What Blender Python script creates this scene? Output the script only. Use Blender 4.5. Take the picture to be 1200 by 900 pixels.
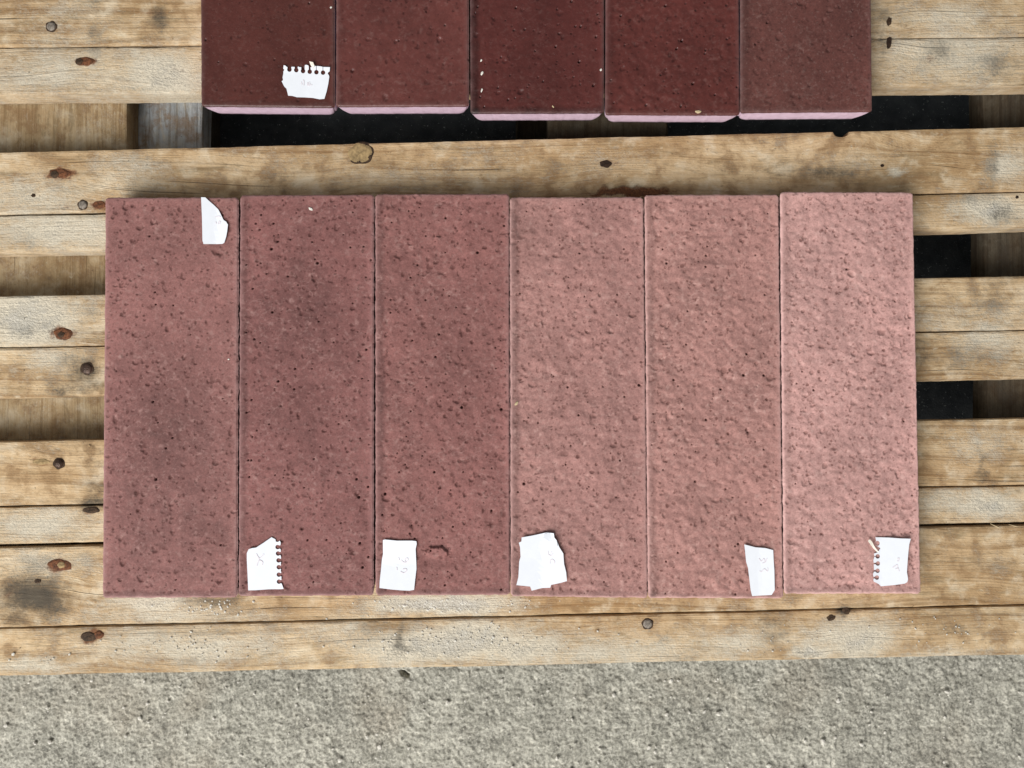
import bpy, bmesh, math, random
import numpy as np
from mathutils import Vector

# ------------------------------------------------------------------ camera, light, exposure
S = bpy.context.scene
for o in list(bpy.data.objects):
    bpy.data.objects.remove(o)
COL = S.collection
F_PX = 970.0                       # focal length in photo pixels (1200 wide)
PITCH = math.radians(1.5)
DECK = 0.140                       # top of the pallet deck (m)
THK = 0.020                        # tile thickness
CAM_Z = DECK + THK + 0.614
CAM_Y = -math.tan(PITCH) * 0.614
cam = bpy.data.cameras.new('camera')
cam.sensor_width = 36.0
cam.lens = 36.0 * F_PX / 1200.0
cam.clip_start = 0.02
cam.clip_end = 60.0
camo = bpy.data.objects.new('camera', cam)
camo.location = (0, CAM_Y, CAM_Z)
camo.rotation_euler = (PITCH, 0, 0)
COL.objects.link(camo)
S.camera = camo

W = bpy.data.worlds.new('World')
S.world = W
W.use_nodes = True
bg = W.node_tree.nodes['Background']
bg.inputs['Color'].default_value = (0.93, 0.97, 1.0, 1)
bg.inputs['Strength'].default_value = 0.31


def area_lamp(name, loc, target, sx, sy, power, col):
    l = bpy.data.lights.new(name, 'AREA')
    l.shape = 'RECTANGLE'
    l.size, l.size_y = sx, sy
    l.energy = power
    l.color = col
    o = bpy.data.objects.new(name, l)
    o.location = loc
    o.rotation_euler = (Vector(target) - Vector(loc)).to_track_quat('-Z', 'Y').to_euler()
    COL.objects.link(o)


# daylight through the hall's open gate, low on the photographer's left
area_lamp('gate_light', (-1.9, -2.7, 2.9), (0, 0, 0.1), 3.2, 2.6, 345, (1.0, 0.985, 0.96))

S.render.engine = 'CYCLES'
S.view_settings.view_transform = 'Standard'
S.view_settings.look = 'None'
S.view_settings.exposure = 0.0
S.view_settings.gamma = 1.0
S.view_settings.use_curve_mapping = False

# ------------------------------------------------------------------ helpers
cP, sP = math.cos(PITCH), math.sin(PITCH)


def un(px, py, z):
    """photo pixel -> world point on the horizontal plane at height z (numpy friendly)"""
    dx = (np.asarray(px, float) - 600.0) / F_PX
    dy = -(np.asarray(py, float) - 450.0) / F_PX
    vy = dy * cP + sP
    vz = dy * sP - cP
    t = (z - CAM_Z) / vz
    return dx * t, CAM_Y + vy * t


def _hash(ix, iy, seed):
    h = (ix.astype(np.int64) * 374761393 + iy.astype(np.int64) * 668265263 + seed * 974634777) & 0xffffffff
    h = ((h ^ (h >> 13)) * 1274126177) & 0xffffffff
    h = h ^ (h >> 16)
    return h


def perlin(x, y, seed=0):
    xi = np.floor(x); yi = np.floor(y)
    fx = x - xi; fy = y - yi
    u = fx * fx * fx * (fx * (fx * 6 - 15) + 10)
    v = fy * fy * fy * (fy * (fy * 6 - 15) + 10)

    def g(ox, oy):
        a = _hash(xi + ox, yi + oy, seed) * (2 * math.pi / 4294967296.0)
        return np.cos(a) * (fx - ox) + np.sin(a) * (fy - oy)
    a = g(0, 0) * (1 - u) + g(1, 0) * u
    b = g(0, 1) * (1 - u) + g(1, 1) * u
    return (a * (1 - v) + b * v) * 1.5


def fbm(x, y, seed=0, octv=4, gain=0.5):
    s = 0; a = 1.0; t = 0
    for k in range(octv):
        s = s + a * perlin(x * 2 ** k + 17.3 * k, y * 2 ** k - 9.1 * k, seed + 31 * k)
        t += a; a *= gain
    return s / t


def sstep(a, b, x):
    t = np.clip((x - a) / (b - a), 0, 1)
    return t * t * (3 - 2 * t)


def mesh_np(name, verts, quads=None, tris=None, attrs=None, smooth=True):
    me = bpy.data.meshes.new(name)
    nq = 0 if quads is None else len(quads)
    nt = 0 if tris is None else len(tris)
    loops = []
    if nq: loops.append(np.asarray(quads, np.int32).ravel())
    if nt: loops.append(np.asarray(tris, np.int32).ravel())
    loops = np.concatenate(loops)
    me.vertices.add(len(verts))
    me.vertices.foreach_set('co', np.asarray(verts, np.float32).ravel())
    me.loops.add(len(loops))
    me.loops.foreach_set('vertex_index', loops)
    starts = np.concatenate([np.arange(nq) * 4, nq * 4 + np.arange(nt) * 3]).astype(np.int32)
    me.polygons.add(nq + nt)
    me.polygons.foreach_set('loop_start', starts)
    me.polygons.foreach_set('use_smooth', np.full(nq + nt, smooth, bool))
    me.update(calc_edges=True)
    for k, a in (attrs or {}).items():
        at = me.attributes.new(k, 'FLOAT', 'POINT')
        at.data.foreach_set('value', np.asarray(a, np.float32).ravel())
    return me


def obj(name, me, mat=None, parent=None, loc=(0, 0, 0)):
    o = bpy.data.objects.new(name, me)
    COL.objects.link(o)
    o.location = loc
    if parent is not None:
        o.parent = parent
    if mat is not None and me is not None and not me.materials:
        me.materials.append(mat)
    return o


def tag(o, label=None, cat=None, group=None, kind=None):
    if label: o['label'] = label
    if cat: o['category'] = cat
    if group: o['group'] = group
    if kind: o['kind'] = kind
    return o


def empty(name, loc):
    o = bpy.data.objects.new(name, None)
    o.empty_display_size = 0.02
    o.location = loc
    COL.objects.link(o)
    return o


def grid_quads(n, m, base=0, flip=False):
    """n columns x m rows, index = j*n+i"""
    i, j = np.meshgrid(np.arange(n - 1), np.arange(m - 1))
    a = (j * n + i).ravel() + base
    q = np.stack([a, a + 1, a + n + 1, a + n], 1)
    return q[:, ::-1] if flip else q


# ------------------------------------------------------------------ node helpers
def new_mat(name):
    m = bpy.data.materials.new(name)
    m.use_nodes = True
    nt = m.node_tree
    return m, nt, nt.nodes['Principled BSDF']


class N:
    def __init__(s, nt): s.nt = nt

    def __call__(s, kind, **kw):
        n = s.nt.nodes.new(kind)
        for k, v in kw.items():
            setattr(n, k, v)
        return n

    def link(s, a, b): s.nt.links.new(a, b)

    def put(s, sock, v):
        if hasattr(v, 'is_linked') or isinstance(v, bpy.types.NodeSocket): s.link(v, sock)
        else: sock.default_value = v

    def math(s, op, a, b=None, c=None, clamp=False):
        n = s('ShaderNodeMath', operation=op, use_clamp=clamp)
        s.put(n.inputs[0], a)
        if b is not None: s.put(n.inputs[1], b)
        if c is not None: s.put(n.inputs[2], c)
        return n.outputs[0]

    def attr(s, name):
        n = s('ShaderNodeAttribute', attribute_name=name)
        return n.outputs['Fac']

    def mix(s, f, a, b, blend='MIX'):
        n = s('ShaderNodeMix', data_type='RGBA', blend_type=blend)
        s.put(n.inputs[0], f)
        s.put(n.inputs[6], a if not isinstance(a, tuple) else (*a, 1))
        s.put(n.inputs[7], b if not isinstance(b, tuple) else (*b, 1))
        return n.outputs[2]

    def noise(s, vec, scale, detail=4, rough=0.55, dist=0.0):
        n = s('ShaderNodeTexNoise')
        s.link(vec, n.inputs['Vector'])
        n.inputs['Scale'].default_value = scale
        n.inputs['Detail'].default_value = detail
        n.inputs['Roughness'].default_value = rough
        n.inputs['Distortion'].default_value = dist
        return n.outputs['Fac']

    def rng(s, v, a, b, c=0.0, d=1.0, smooth=True):
        n = s('ShaderNodeMapRange')
        n.interpolation_type = 'SMOOTHSTEP' if smooth else 'LINEAR'
        s.put(n.inputs[0], v)
        for k, x in zip((1, 2, 3, 4), (a, b, c, d)): n.inputs[k].default_value = x
        return n.outputs[0]

    def coords(s, x, y, z=0.0):
        n = s('ShaderNodeCombineXYZ')
        s.put(n.inputs[0], x); s.put(n.inputs[1], y); s.put(n.inputs[2], z)
        return n.outputs[0]

    def bump(s, h, dist, strength=1.0, normal=None):
        n = s('ShaderNodeBump')
        n.inputs['Strength'].default_value = strength
        n.inputs['Distance'].default_value = dist
        s.link(h, n.inputs['Height'])
        if normal is not None: s.link(normal, n.inputs['Normal'])
        return n.outputs[0]


def tile_mat(name, base, side=(0.74, 0.60, 0.66), rough=0.72, dark=0.45, grain=0.2):
    m, nt, B = new_mat(name)
    n = N(nt)
    tc = n('ShaderNodeTexCoord').outputs['Object']
    tone, spot, sd, pale = n.attr('tone'), n.attr('spot'), n.attr('side'), n.attr('pale')
    f1 = n.noise(tc, 900, 3, 0.6)
    f2 = n.noise(tc, 260, 4, 0.6, 0.4)
    f3 = n.noise(tc, 480, 3, 0.6)
    g = n.math('ADD', n.math('MULTIPLY_ADD', f1, grain * 2, 1.0 - grain), n.math('MULTIPLY_ADD', f2, grain * 2.0, -grain))
    cell = n('ShaderNodeTexVoronoi'); n.link(tc, cell.inputs['Vector']); cell.inputs['Scale'].default_value = 1150
    sc = n('ShaderNodeSeparateColor'); n.link(cell.outputs['Color'], sc.inputs[0])
    g = n.math('ADD', g, n.math('MULTIPLY_ADD', sc.outputs[0], grain * 1.3, -grain * .65))
    mul = n.math('MULTIPLY', g, n.math('ADD', tone, 1.0))
    c = n.mix(1.0, base, n.coords(mul, mul, mul), 'MULTIPLY')
    darkc = tuple(b * dark * k for b, k in zip(base, (1.0, 0.82, 0.78)))
    c = n.mix(spot, c, darkc)
    c = n.mix(n.rng(f3, 0.58, 0.70, 0, .45 * min(1, grain * 4)), c, darkc)
    palec = tuple(min(0.8, b * 1.15 + k) for b, k in zip(base, (.10, .095, .085)))
    c = n.mix(n.rng(f3, 0.42, 0.30, 0, .45 * min(1, grain * 4)), c, palec)
    c = n.mix(n.math('MULTIPLY', pale, n.rng(f2, 0.35, 0.65), clamp=True), c, palec)
    c = n.mix(n.math('MULTIPLY', n.attr('rim'), .8), c, tuple(min(.85, b * 1.35 + .10) for b in base))
    sv = n.noise(tc, 160, 4, 0.6)
    sidec = n.mix(n.rng(sv, 0.3, 0.75), side, tuple(0.82 * a + 0.18 * b for a, b in zip(side, base)))
    c = n.mix(sd, c, sidec)
    n.link(c, B.inputs['Base Color'])
    B.inputs['Specular IOR Level'].default_value = 0.28
    r = n.math('MULTIPLY_ADD', f2, 0.25, rough - 0.12)
    n.link(r, B.inputs['Roughness'])
    h = n.math('ADD', n.math('MULTIPLY_ADD', sc.outputs[0], .35, n.math('MULTIPLY', f1, 0.5)), n.math('MULTIPLY', f2, .6))
    n.link(n.bump(h, 0.00022, 0.7), B.inputs['Normal'])
    return m


def wood_mat(name, light, dark, dustc=(0.66, 0.595, 0.47)):
    wear = min(1.0, light[0] / 0.5)
    wc = lambda r, g, b: (r * wear, g * wear, b * wear)
    m, nt, B = new_mat(name)
    n = N(nt)
    gx, gy = n.attr('gx'), n.attr('gy')        # metres along / across the grain
    dust, stain, warm = n.attr('dust'), n.attr('stain'), n.attr('warm')
    tc = n.coords(gx, gy)
    tcr = n('ShaderNodeTexCoord').outputs['Object']
    v_f = n.coords(n.math('MULTIPLY', gx, 26.0), n.math('MULTIPLY', gy, 900.0))
    fib = n.noise(v_f, 1.0, 4, 0.65)
    v_r = n.coords(n.math('MULTIPLY', gx, 2.0), n.math('MULTIPLY', gy, 230.0))
    ring = n.noise(v_r, 1.0, 3, 0.55, 0.25)
    v_b = n.coords(n.math('MULTIPLY', gx, 7.0), n.math('MULTIPLY', gy, 30.0))
    band = n.noise(v_b, 1.0, 4, 0.6)
    mott = n.noise(tcr, 50, 6, 0.62, 0.15)
    spk = n.noise(tcr, 620, 4, 0.7)
    rl = n.rng(ring, 0.50, 0.66)
    rl = n.math('MULTIPLY', rl, n.rng(band, 0.30, 0.65, 0.3, 0.95))
    c = n.mix(n.rng(band, 0.3, 0.72), light, dark)
    c = n.mix(rl, c, tuple(x * k for x, k in zip(dark, (0.62, 0.55, 0.48))))
    k = n.math('MULTIPLY_ADD', fib, 0.44, 0.80)
    c = n.mix(1.0, c, n.coords(k, k, k), 'MULTIPLY')
    c = n.mix(n.math('MULTIPLY', warm, 0.7), c, wc(0.36, 0.20, 0.08))
    # rough-sawn scratches across the grain
    v_s = n.coords(n.math('MULTIPLY_ADD', gy, 60.0, n.math('MULTIPLY', gx, 70.0)), n.math('MULTIPLY_ADD', gx, -420.0, n.math('MULTIPLY', gy, 480.0)))
    saw = n.noise(v_s, 1.0, 3, 0.6)
    c = n.mix(n.math('MULTIPLY', n.rng(saw, 0.60, 0.75), n.rng(band, .4, .6, 0, .5)), c, wc(0.17, 0.12, 0.065))
    st = n.coords(n.math('MULTIPLY', gx, 0.22), gy)
    st2 = n.coords(n.math('MULTIPLY', gx, 0.5), gy)
    blot = n.noise(st, 110, 6, 0.7, 1.0)
    blo2 = n.noise(st2, 330, 4, 0.7, 0.6)
    chk = n.noise(n.coords(n.math('MULTIPLY', gx, 5.0), n.math('MULTIPLY', gy, 420.0)), 1.0, 2, 0.5)
    c = n.mix(n.rng(chk, 0.68, 0.74, 0, .75), c, (0.085, 0.055, 0.03))
    c = n.mix(n.rng(blo2, 0.56, 0.72, 0.0, 0.55), c, wc(0.19, 0.13, 0.07))
    c = n.mix(n.rng(blo2, 0.42, 0.28, 0.0, 0.5), c, wc(0.62, 0.53, 0.38))
    c = n.mix(n.rng(blot, 0.50, 0.70, 0.0, 0.7), c, wc(0.21, 0.15, 0.08))
    c = n.mix(n.rng(blot, 0.42, 0.26, 0.0, 0.6), c, wc(0.60, 0.50, 0.34))
    # grey weathering
    c = n.mix(n.rng(mott, 0.48, 0.64, 0.0, 0.8), c, wc(0.25, 0.15, 0.072))
    c = n.mix(n.rng(mott, 0.50, 0.28, 0.0, 0.5), c, wc(0.68, 0.595, 0.45))
    # cement dust: film that breaks up on the fibres
    dn = n.math('ADD', n.math('MULTIPLY', mott, 0.9), n.math('MULTIPLY', fib, 0.55))
    dn = n.math('ADD', dn, n.math('MULTIPLY_ADD', spk, 0.8, -.15))
    dn = n.math('ADD', dn, n.math('MULTIPLY_ADD', blo2, -0.7, .35))
    dm = n.math('ADD', dn, dust)
    dm = n.rng(dm, 1.0, 1.75)
    dcol = n.mix(n.rng(spk, 0.3, 0.7), dustc, tuple(x * 0.72 for x in dustc))
    c = n.mix(n.math('MULTIPLY', dm, 0.9), c, dcol)
    cr = n.math('ADD', dust, n.math('ADD', n.math('MULTIPLY_ADD', mott, 1.0, -.5), n.math('MULTIPLY_ADD', spk, .6, -.3)))
    cr = n.rng(cr, .72, 1.2, 0, .95)
    c = n.mix(cr, c, n.mix(n.rng(spk, .3, .68), (0.42, 0.385, 0.32), (0.60, 0.56, 0.475)))
    sn = n.math('ADD', stain, n.math('MULTIPLY_ADD', dn, 0.7, -0.7))
    sm = n.rng(sn, 0.12, 0.95)
    c = n.mix(n.math('MULTIPLY', sm, 0.9), c, (0.052, 0.047, 0.038))
    rn = n.math('ADD', n.attr('rust'), n.math('MULTIPLY_ADD', dn, 0.5, -0.5))
    c = n.mix(n.rng(rn, 0.25, 0.75, 0, .9), c, n.mix(n.rng(spk, .3, .7), (0.20, 0.075, 0.028), (0.08, 0.03, 0.014)))
    # dirt specks
    sp2 = n.noise(tcr, 330, 3, 0.6)
    c = n.mix(n.rng(sp2, 0.69, 0.75, 0.0, 0.7), c, (0.07, 0.05, 0.03))
    n.link(c, B.inputs['Base Color'])
    B.inputs['Roughness'].default_value = 0.85
    B.inputs['Specular IOR Level'].default_value = 0.2
    h = n.math('ADD', n.math('MULTIPLY', fib, 0.6), n.math('MULTIPLY', ring, -0.5))
    h = n.math('ADD', h, n.math('MULTIPLY', spk, n.math('MULTIPLY_ADD', dm, 0.45, 0.2)))
    h = n.math('ADD', h, n.math('MULTIPLY', blo2, -.6))
    h = n.math('ADD', h, n.math('MULTIPLY', n.rng(chk, .66, .74), -.8))
    h = n.math('ADD', h, n.math('MULTIPLY', cr, n.math('MULTIPLY_ADD', spk, .7, .3)))
    n.link(n.bump(h, 0.0010, 0.9), B.inputs['Normal'])
    return m


def plain_mat(name, col, rough=0.8, var=0.35, scale=300, metallic=0.0, bump=0.0004, col2=None):
    m, nt, B = new_mat(name)
    n = N(nt)
    tc = n('ShaderNodeTexCoord').outputs['Object']
    f = n.noise(tc, scale, 5, 0.65)
    c2 = col2 or tuple(x * (1 - var) for x in col)
    n.link(n.mix(n.rng(f, 0.32, 0.68), c2, col), B.inputs['Base Color'])
    B.inputs['Roughness'].default_value = rough
    B.inputs['Metallic'].default_value = metallic
    B.inputs['Specular IOR Level'].default_value = 0.3
    if bump: n.link(n.bump(f, bump, 0.8), B.inputs['Normal'])
    return m


def concrete_mat():
    m, nt, B = new_mat('rough_concrete')
    n = N(nt)
    tc = n('ShaderNodeTexCoord').outputs['Object']
    big = n.noise(tc, 9, 5, 0.6, 0.5)
    mid = n.noise(tc, 90, 5, 0.65)
    fine = n.noise(tc, 520, 4, 0.7)
    tone = n.attr('tone')
    c = n.mix(n.rng(mid, 0.3, 0.72), (0.24, 0.23, 0.192), (0.43, 0.412, 0.35))
    c = n.mix(n.rng(big, 0.5, 0.75, 0, 0.5), c, (0.31, 0.27, 0.21))
    cell = n('ShaderNodeTexVoronoi'); n.link(tc, cell.inputs['Vector']); cell.inputs['Scale'].default_value = 700
    sc = n('ShaderNodeSeparateColor'); n.link(cell.outputs['Color'], sc.inputs[0])
    k = n.math('ADD', n.math('MULTIPLY_ADD', fine, 0.8, 0.62), tone)
    k = n.math('ADD', k, n.math('MULTIPLY_ADD', sc.outputs[0], 0.5, -.25))
    c = n.mix(1.0, c, n.coords(k, k, k), 'MULTIPLY')
    c = n.mix(n.rng(fine, 0.64, 0.72, 0, 0.8), c, (0.60, 0.58, 0.51))
    n.link(c, B.inputs['Base Color'])
    B.inputs['Roughness'].default_value = 0.9
    B.inputs['Specular IOR Level'].default_value = 0.2
    n.link(n.bump(n.math('ADD', fine, n.math('MULTIPLY_ADD', sc.outputs[0], .5, n.math('MULTIPLY', mid, .3))), 0.0010, 1.0), B.inputs['Normal'])
    return m


M_CONC = concrete_mat()
M_WOOD = wood_mat('weathered_pine', (0.54, 0.395, 0.235), (0.34, 0.22, 0.11))
M_WOODG = wood_mat('brown_pine', (0.36, 0.275, 0.165), (0.25, 0.18, 0.098))
M_WOODD = wood_mat('shade_darkened_pine', (0.085, 0.065, 0.042), (0.05, 0.038, 0.024), (0.10, 0.09, 0.07))  # shade below the deck painted in as darker wood
M_WOODS = wood_mat('grey_pine_painted_lit', (0.46, 0.48, 0.49), (0.33, 0.345, 0.35), (0.55, 0.55, 0.54))  # grey wood, painted paler to look lit under the deck
M_KNOT = plain_mat('rusty_knot', (0.17, 0.062, 0.024), 0.8, 0.75, 380, bump=0.0008)
M_KNOTD = plain_mat('dark_knot', (0.065, 0.036, 0.018), 0.8, 0.7, 420, bump=0.0008)
M_KNOTL = plain_mat('pale_knot', (0.36, 0.25, 0.12), 0.8, 0.5, 240, bump=0.0006)
M_BARK = plain_mat('bark', (0.035, 0.018, 0.010), 0.9, 0.6, 300, bump=0.0008)
M_NAIL = plain_mat('dull_steel', (0.27, 0.23, 0.19), 0.6, 0.6, 700, metallic=0.2)
M_NAILD = plain_mat('dark_rusted_steel', (0.075, 0.045, 0.032), 0.45, 0.5, 500, metallic=0.4)
M_CRUMB = plain_mat('cement_crumb', (0.62, 0.59, 0.52), 0.9, 0.25, 300)
M_CHIP = plain_mat('white_chip', (0.72, 0.69, 0.62), 0.8, 0.2, 400)
M_STRAW = plain_mat('straw', (0.55, 0.43, 0.26), 0.7, 0.3, 400)
M_PAPER = plain_mat('white_paper', (0.71, 0.73, 0.775), 0.75, 0.03, 120, bump=0.0001)
M_PAPERC = plain_mat('paper_edge', (0.80, 0.74, 0.64), 0.75, 0.06, 120, bump=0.0001)
M_INK = plain_mat('faded_red_ink', (0.71, 0.65, 0.69), 0.8, 0.05, 800, bump=0)

# ------------------------------------------------------------------ ground
rng = np.random.default_rng(11)


def axis(a, fine, b0, b1, coarse, lo, hi):
    """non-uniform axis: fine between b0 and b1, coarse out to lo and hi"""
    mid = np.linspace(b0, b1, max(2, int(round((b1 - b0) / fine)) + 1))
    l = lo + (b0 - lo) * (1 - np.linspace(1, 0, coarse + 1)[:-1] ** 2) if lo < b0 else np.array([])
    h = b1 + (hi - b1) * (np.linspace(0, 1, coarse + 1)[1:] ** 2) if hi > b1 else np.array([])
    return np.concatenate([l, mid, h])


gxs = axis(0, 0.00098, -0.54, 0.54, 24, -6.0, 6.0)
gys = axis(0, 0.00098, -0.44, -0.205, 30, -6.0, 6.0)
GX, GY = np.meshgrid(gxs, gys)
h = fbm(GX / 0.0046, GY / 0.0046, 5, 2, 1.0) * 0.0016
h += np.clip(perlin(GX / 0.0035 + 4, GY / 0.0045, 55) - .28, 0, 1) * 0.0020
h += np.abs(fbm(GX / 0.013, GY / 0.013, 9, 2)) * 0.0008
h += fbm(GX / 0.09, GY / 0.09, 3, 3) * 0.0025
gt = fbm(GX / 0.05, GY / 0.04, 21, 5, .7) * 0.36 + fbm(GX / 0.14, GY / 0.1, 23, 2) * .10
cav = sstep(0.30, 0.6, perlin(GX / 0.006, GY / 0.006, 71))
h -= cav * 0.0006
gt = gt + sstep(.25, .6, perlin(GX / 0.0042, GY / 0.0042, 57)) * .22 - sstep(.3, .6, perlin(GX / 0.0050, GY / 0.0050, 58)) * .18
h = h * sstep(.56, .53, np.abs(GX)) * sstep(.45, .43, -GY) * sstep(-.195, -.205, GY) - 0.003
# a little hole broken out of the floor by the pallet
hx, hy = un(474, 791, 0.0)
h -= 0.010 * np.exp(-((((GX - hx) + (GY - hy) * .8) / 0.0036) ** 2 + ((GY - hy) / 0.0030) ** 2 + .8 * fbm(GX / .005, GY / .005, 66, 2)).clip(0) ** 2) * (np.abs(GX - hx) < .02) * (np.abs(GY - hy) < .02)
gme = mesh_np('ground', np.stack([GX, GY, h], -1).reshape(-1, 3), grid_quads(len(gxs), len(gys)), attrs={'tone': gt})
tag(obj('ground', gme, M_CONC), kind='structure')

# added dark sheet, paints shade onto the floor seen through the deck gaps
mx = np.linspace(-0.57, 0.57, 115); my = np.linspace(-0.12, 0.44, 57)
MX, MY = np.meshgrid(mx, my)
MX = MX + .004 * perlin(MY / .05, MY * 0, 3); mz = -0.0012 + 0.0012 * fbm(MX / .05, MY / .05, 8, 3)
mm, nt_, B_ = new_mat('painted_floor_shade')
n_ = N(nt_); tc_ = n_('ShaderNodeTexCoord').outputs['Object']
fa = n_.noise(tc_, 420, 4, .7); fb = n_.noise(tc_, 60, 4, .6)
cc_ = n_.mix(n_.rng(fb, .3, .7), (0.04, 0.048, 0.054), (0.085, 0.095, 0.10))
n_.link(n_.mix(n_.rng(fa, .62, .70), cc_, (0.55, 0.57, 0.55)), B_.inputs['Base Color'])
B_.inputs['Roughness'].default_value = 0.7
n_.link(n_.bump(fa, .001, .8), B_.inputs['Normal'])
tag(obj('floor_shade_sheet', mesh_np('floor_shade_sheet', np.stack([MX, MY, mz], -1).reshape(-1, 3), grid_quads(115, 57)), mm),
    'added blackish speckled sheet standing in for the shade on the floor under the pallet', 'mat')

# ------------------------------------------------------------------ pallet
pallet = empty('pallet', (0, 0, 0))
tag(pallet, 'weathered pine pallet lying on rough concrete under two rows of tiles', 'pallet')
XL, XR = -0.60, 0.60

# stains and dust in photo pixels: (x, y, rx, ry, strength)
DUST = [(60, 95, 230, 30, .35), (190, 90, 60, 28, .55), (60, 30, 80, 30, .2), (20, 235, 90, 40, .5), (150, 205, 60, 30, .4),
        (60, 272, 120, 22, .5), (30, 370, 70, 40, .75), (110, 340, 40, 20, .3), (50, 415, 60, 20, .3), (60, 615, 90, 22, .45),
        (60, 660, 80, 20, .35), (180, 705, 60, 12, .6), (230, 760, 120, 22, .5), (205, 722, 110, 14, .45), (525, 708, 80, 12, 1.0),
        (540, 755, 130, 24, .85), (700, 765, 200, 18, .4), (405, 740, 70, 26, .35), (1000, 750, 60, 25, .55), (860, 755, 60, 18, .4),
        (950, 765, 26, 8, .9), (1120, 60, 90, 35, .45), (1100, 20, 80, 20, .4), (1160, 245, 50, 16, .6), (1180, 200, 30, 25, .6),
        (1160, 395, 40, 22, .5), (1120, 370, 60, 30, .2), (1150, 520, 50, 30, .35), (1160, 592, 50, 18, .6), (1100, 590, 30, 15, .3),
        (500, 205, 160, 18, .25), (640, 190, 120, 20, .2), (1010, 190, 60, 16, .25), (1050, 203, 12, 8, .8), (340, 190, 60, 20, .2),
        (1100, 770, 60, 12, .4), (30, 780, 60, 10, .5)]
STAIN = [(35, 695, 55, 32, .75), (10, 720, 60, 22, .4), (60, 715, 40, 14, .5), (98, 440, 26, 30, .55), (75, 455, 30, 14, .35), (105, 590, 24, 10, .6),
         (115, 570, 20, 26, .4), (110, 40, 14, 40, .3), (185, 12, 12, 22, .5), (80, 665, 60, 10, .2), (245, 705, 50, 12, .4), (240, 745, 50, 10, .3),
         (430, 750, 25, 32, .3), (468, 748, 9, 16, .5), (905, 735, 25, 26, .4), (992, 716, 8, 9, .7), (1035, 40, 10, 36, .5), (1170, 75, 40, 30, .3), (1100, 62, 20, 12, .3),
         (1165, 350, 30, 40, .25), (1090, 420, 60, 18, .5), (1180, 250, 20, 14, .4), (1165, 195, 10, 40, .35), (1110, 415, 40, 14, .3), (1150, 545, 8, 26, .5),
         (965, 205, 50, 12, .5), (920, 195, 25, 14, .35), (740, 224, 45, 7, .9), (1100, 625, 30, 8, .4), (1090, 300, 40, 20, .2), (300, 215, 150, 10, .15),
         (1130, 740, 60, 8, .2), (15, 150, 30, 30, .2), (35, 150, 12, 8, .5), (1130, 235, 30, 8, .35)]
WARM = [(720, 735, 90, 18, .5), (400, 712, 50, 8, .5), (680, 712, 90, 8, .45), (1110, 670, 80, 40, .3), (90, 720, 50, 12, .35), (80, 745, 60, 14, .25), (60, 560, 60, 20, .25),
        (85, 140, 80, 26, .3), (430, 180, 40, 16, .3), (120, 240, 12, 9, .9), (165, 750, 20, 18, .25), (560, 190, 200, 20, .25), (1120, 255, 70, 14, .3), (850, 740, 60, 20, .3), (1140, 550, 80, 22, .35)]
RUST = [(101, 72, 15, 5, 1.0), (72, 203, 19, 6, 1.1), (116, 240, 13, 6, .9), (74, 391, 15, 8, 1.0), (102, 432, 9, 8, .6), (49, 541, 16, 4, .75), (107, 598, 13, 4, .6),
        (70, 662, 19, 8, .9), (108, 746, 16, 8, 1.0), (716, 192, 15, 6, .9), (742, 225, 50, 6, 1.3), (700, 226, 22, 4, .9), (278, 72, 10, 5, .5), (1090, 70, 14, 8, .5), (207, 82, 20, 6, .4), (1100, 45, 20, 6, .35),
        (10, 700, 8, 6, .5), (180, 770, 18, 10, .4), (1120, 610, 16, 5, .45), (75, 240, 10, 5, .5), (175, 12, 14, 10, .5)]
# grain swirls round knots: (x, y, reach along, reach across, amplitude in m)
SWIRL = [(985, 150, 60, 26, .010), (1085, 178, 45, 22, .007), (423, 180, 50, 30, .007), (713, 192, 40, 20, .004), (69, 203, 40, 25, .006), (72, 391, 40, 30, .006),
         (97, 72, 40, 20, .005), (70, 662, 40, 22, .006), (1150, 660, 90, 34, .010), (105, 746, 50, 30, .008), (1170, 720, 70, 16, .006), (1045, 42, 25, 30, .006),
         (1000, 735, 50, 20, .006), (70, 543, 40, 30, .004), (1130, 400, 40, 30, .006), (240, 740, 60, 22, .004), (1010, 60, 20, 40, .006)]


def px_fields(X, Y, z):
    """masks of the listed marks at world points X, Y on plane z"""
    # to photo pixels, so that the lists above can be written down as seen
    rx, ry, rz = X, Y - CAM_Y, z - CAM_Z
    cy = ry * cP + rz * sP
    cz = -ry * sP + rz * cP
    px = 600 + F_PX * rx / -cz
    py = 450 - F_PX * cy / -cz
    wx = px + 14 * fbm(px / 22, py / 22, 77, 4, .6)
    wy = py + 9 * fbm(px / 22, py / 22, 78, 4, .6)

    def acc(lst):
        a = np.zeros_like(X)
        for x, y, sx, sy, k in lst:
            a = np.maximum(a, k * np.exp(-(((wx - x) / sx) ** 2 + ((wy - y) / sy) ** 2)))
        return a
    gy = Y.copy()
    for x, y, sx, sy, amp in SWIRL:
        dx, dy = (px - x) / sx, (py - y) / sy
        gy = gy + amp * np.tanh(-dy * 3) * np.exp(-dx * dx) * np.exp(-np.abs(dy))
    return acc(DUST), acc(STAIN), acc(WARM), gy, acc(RUST)


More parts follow.
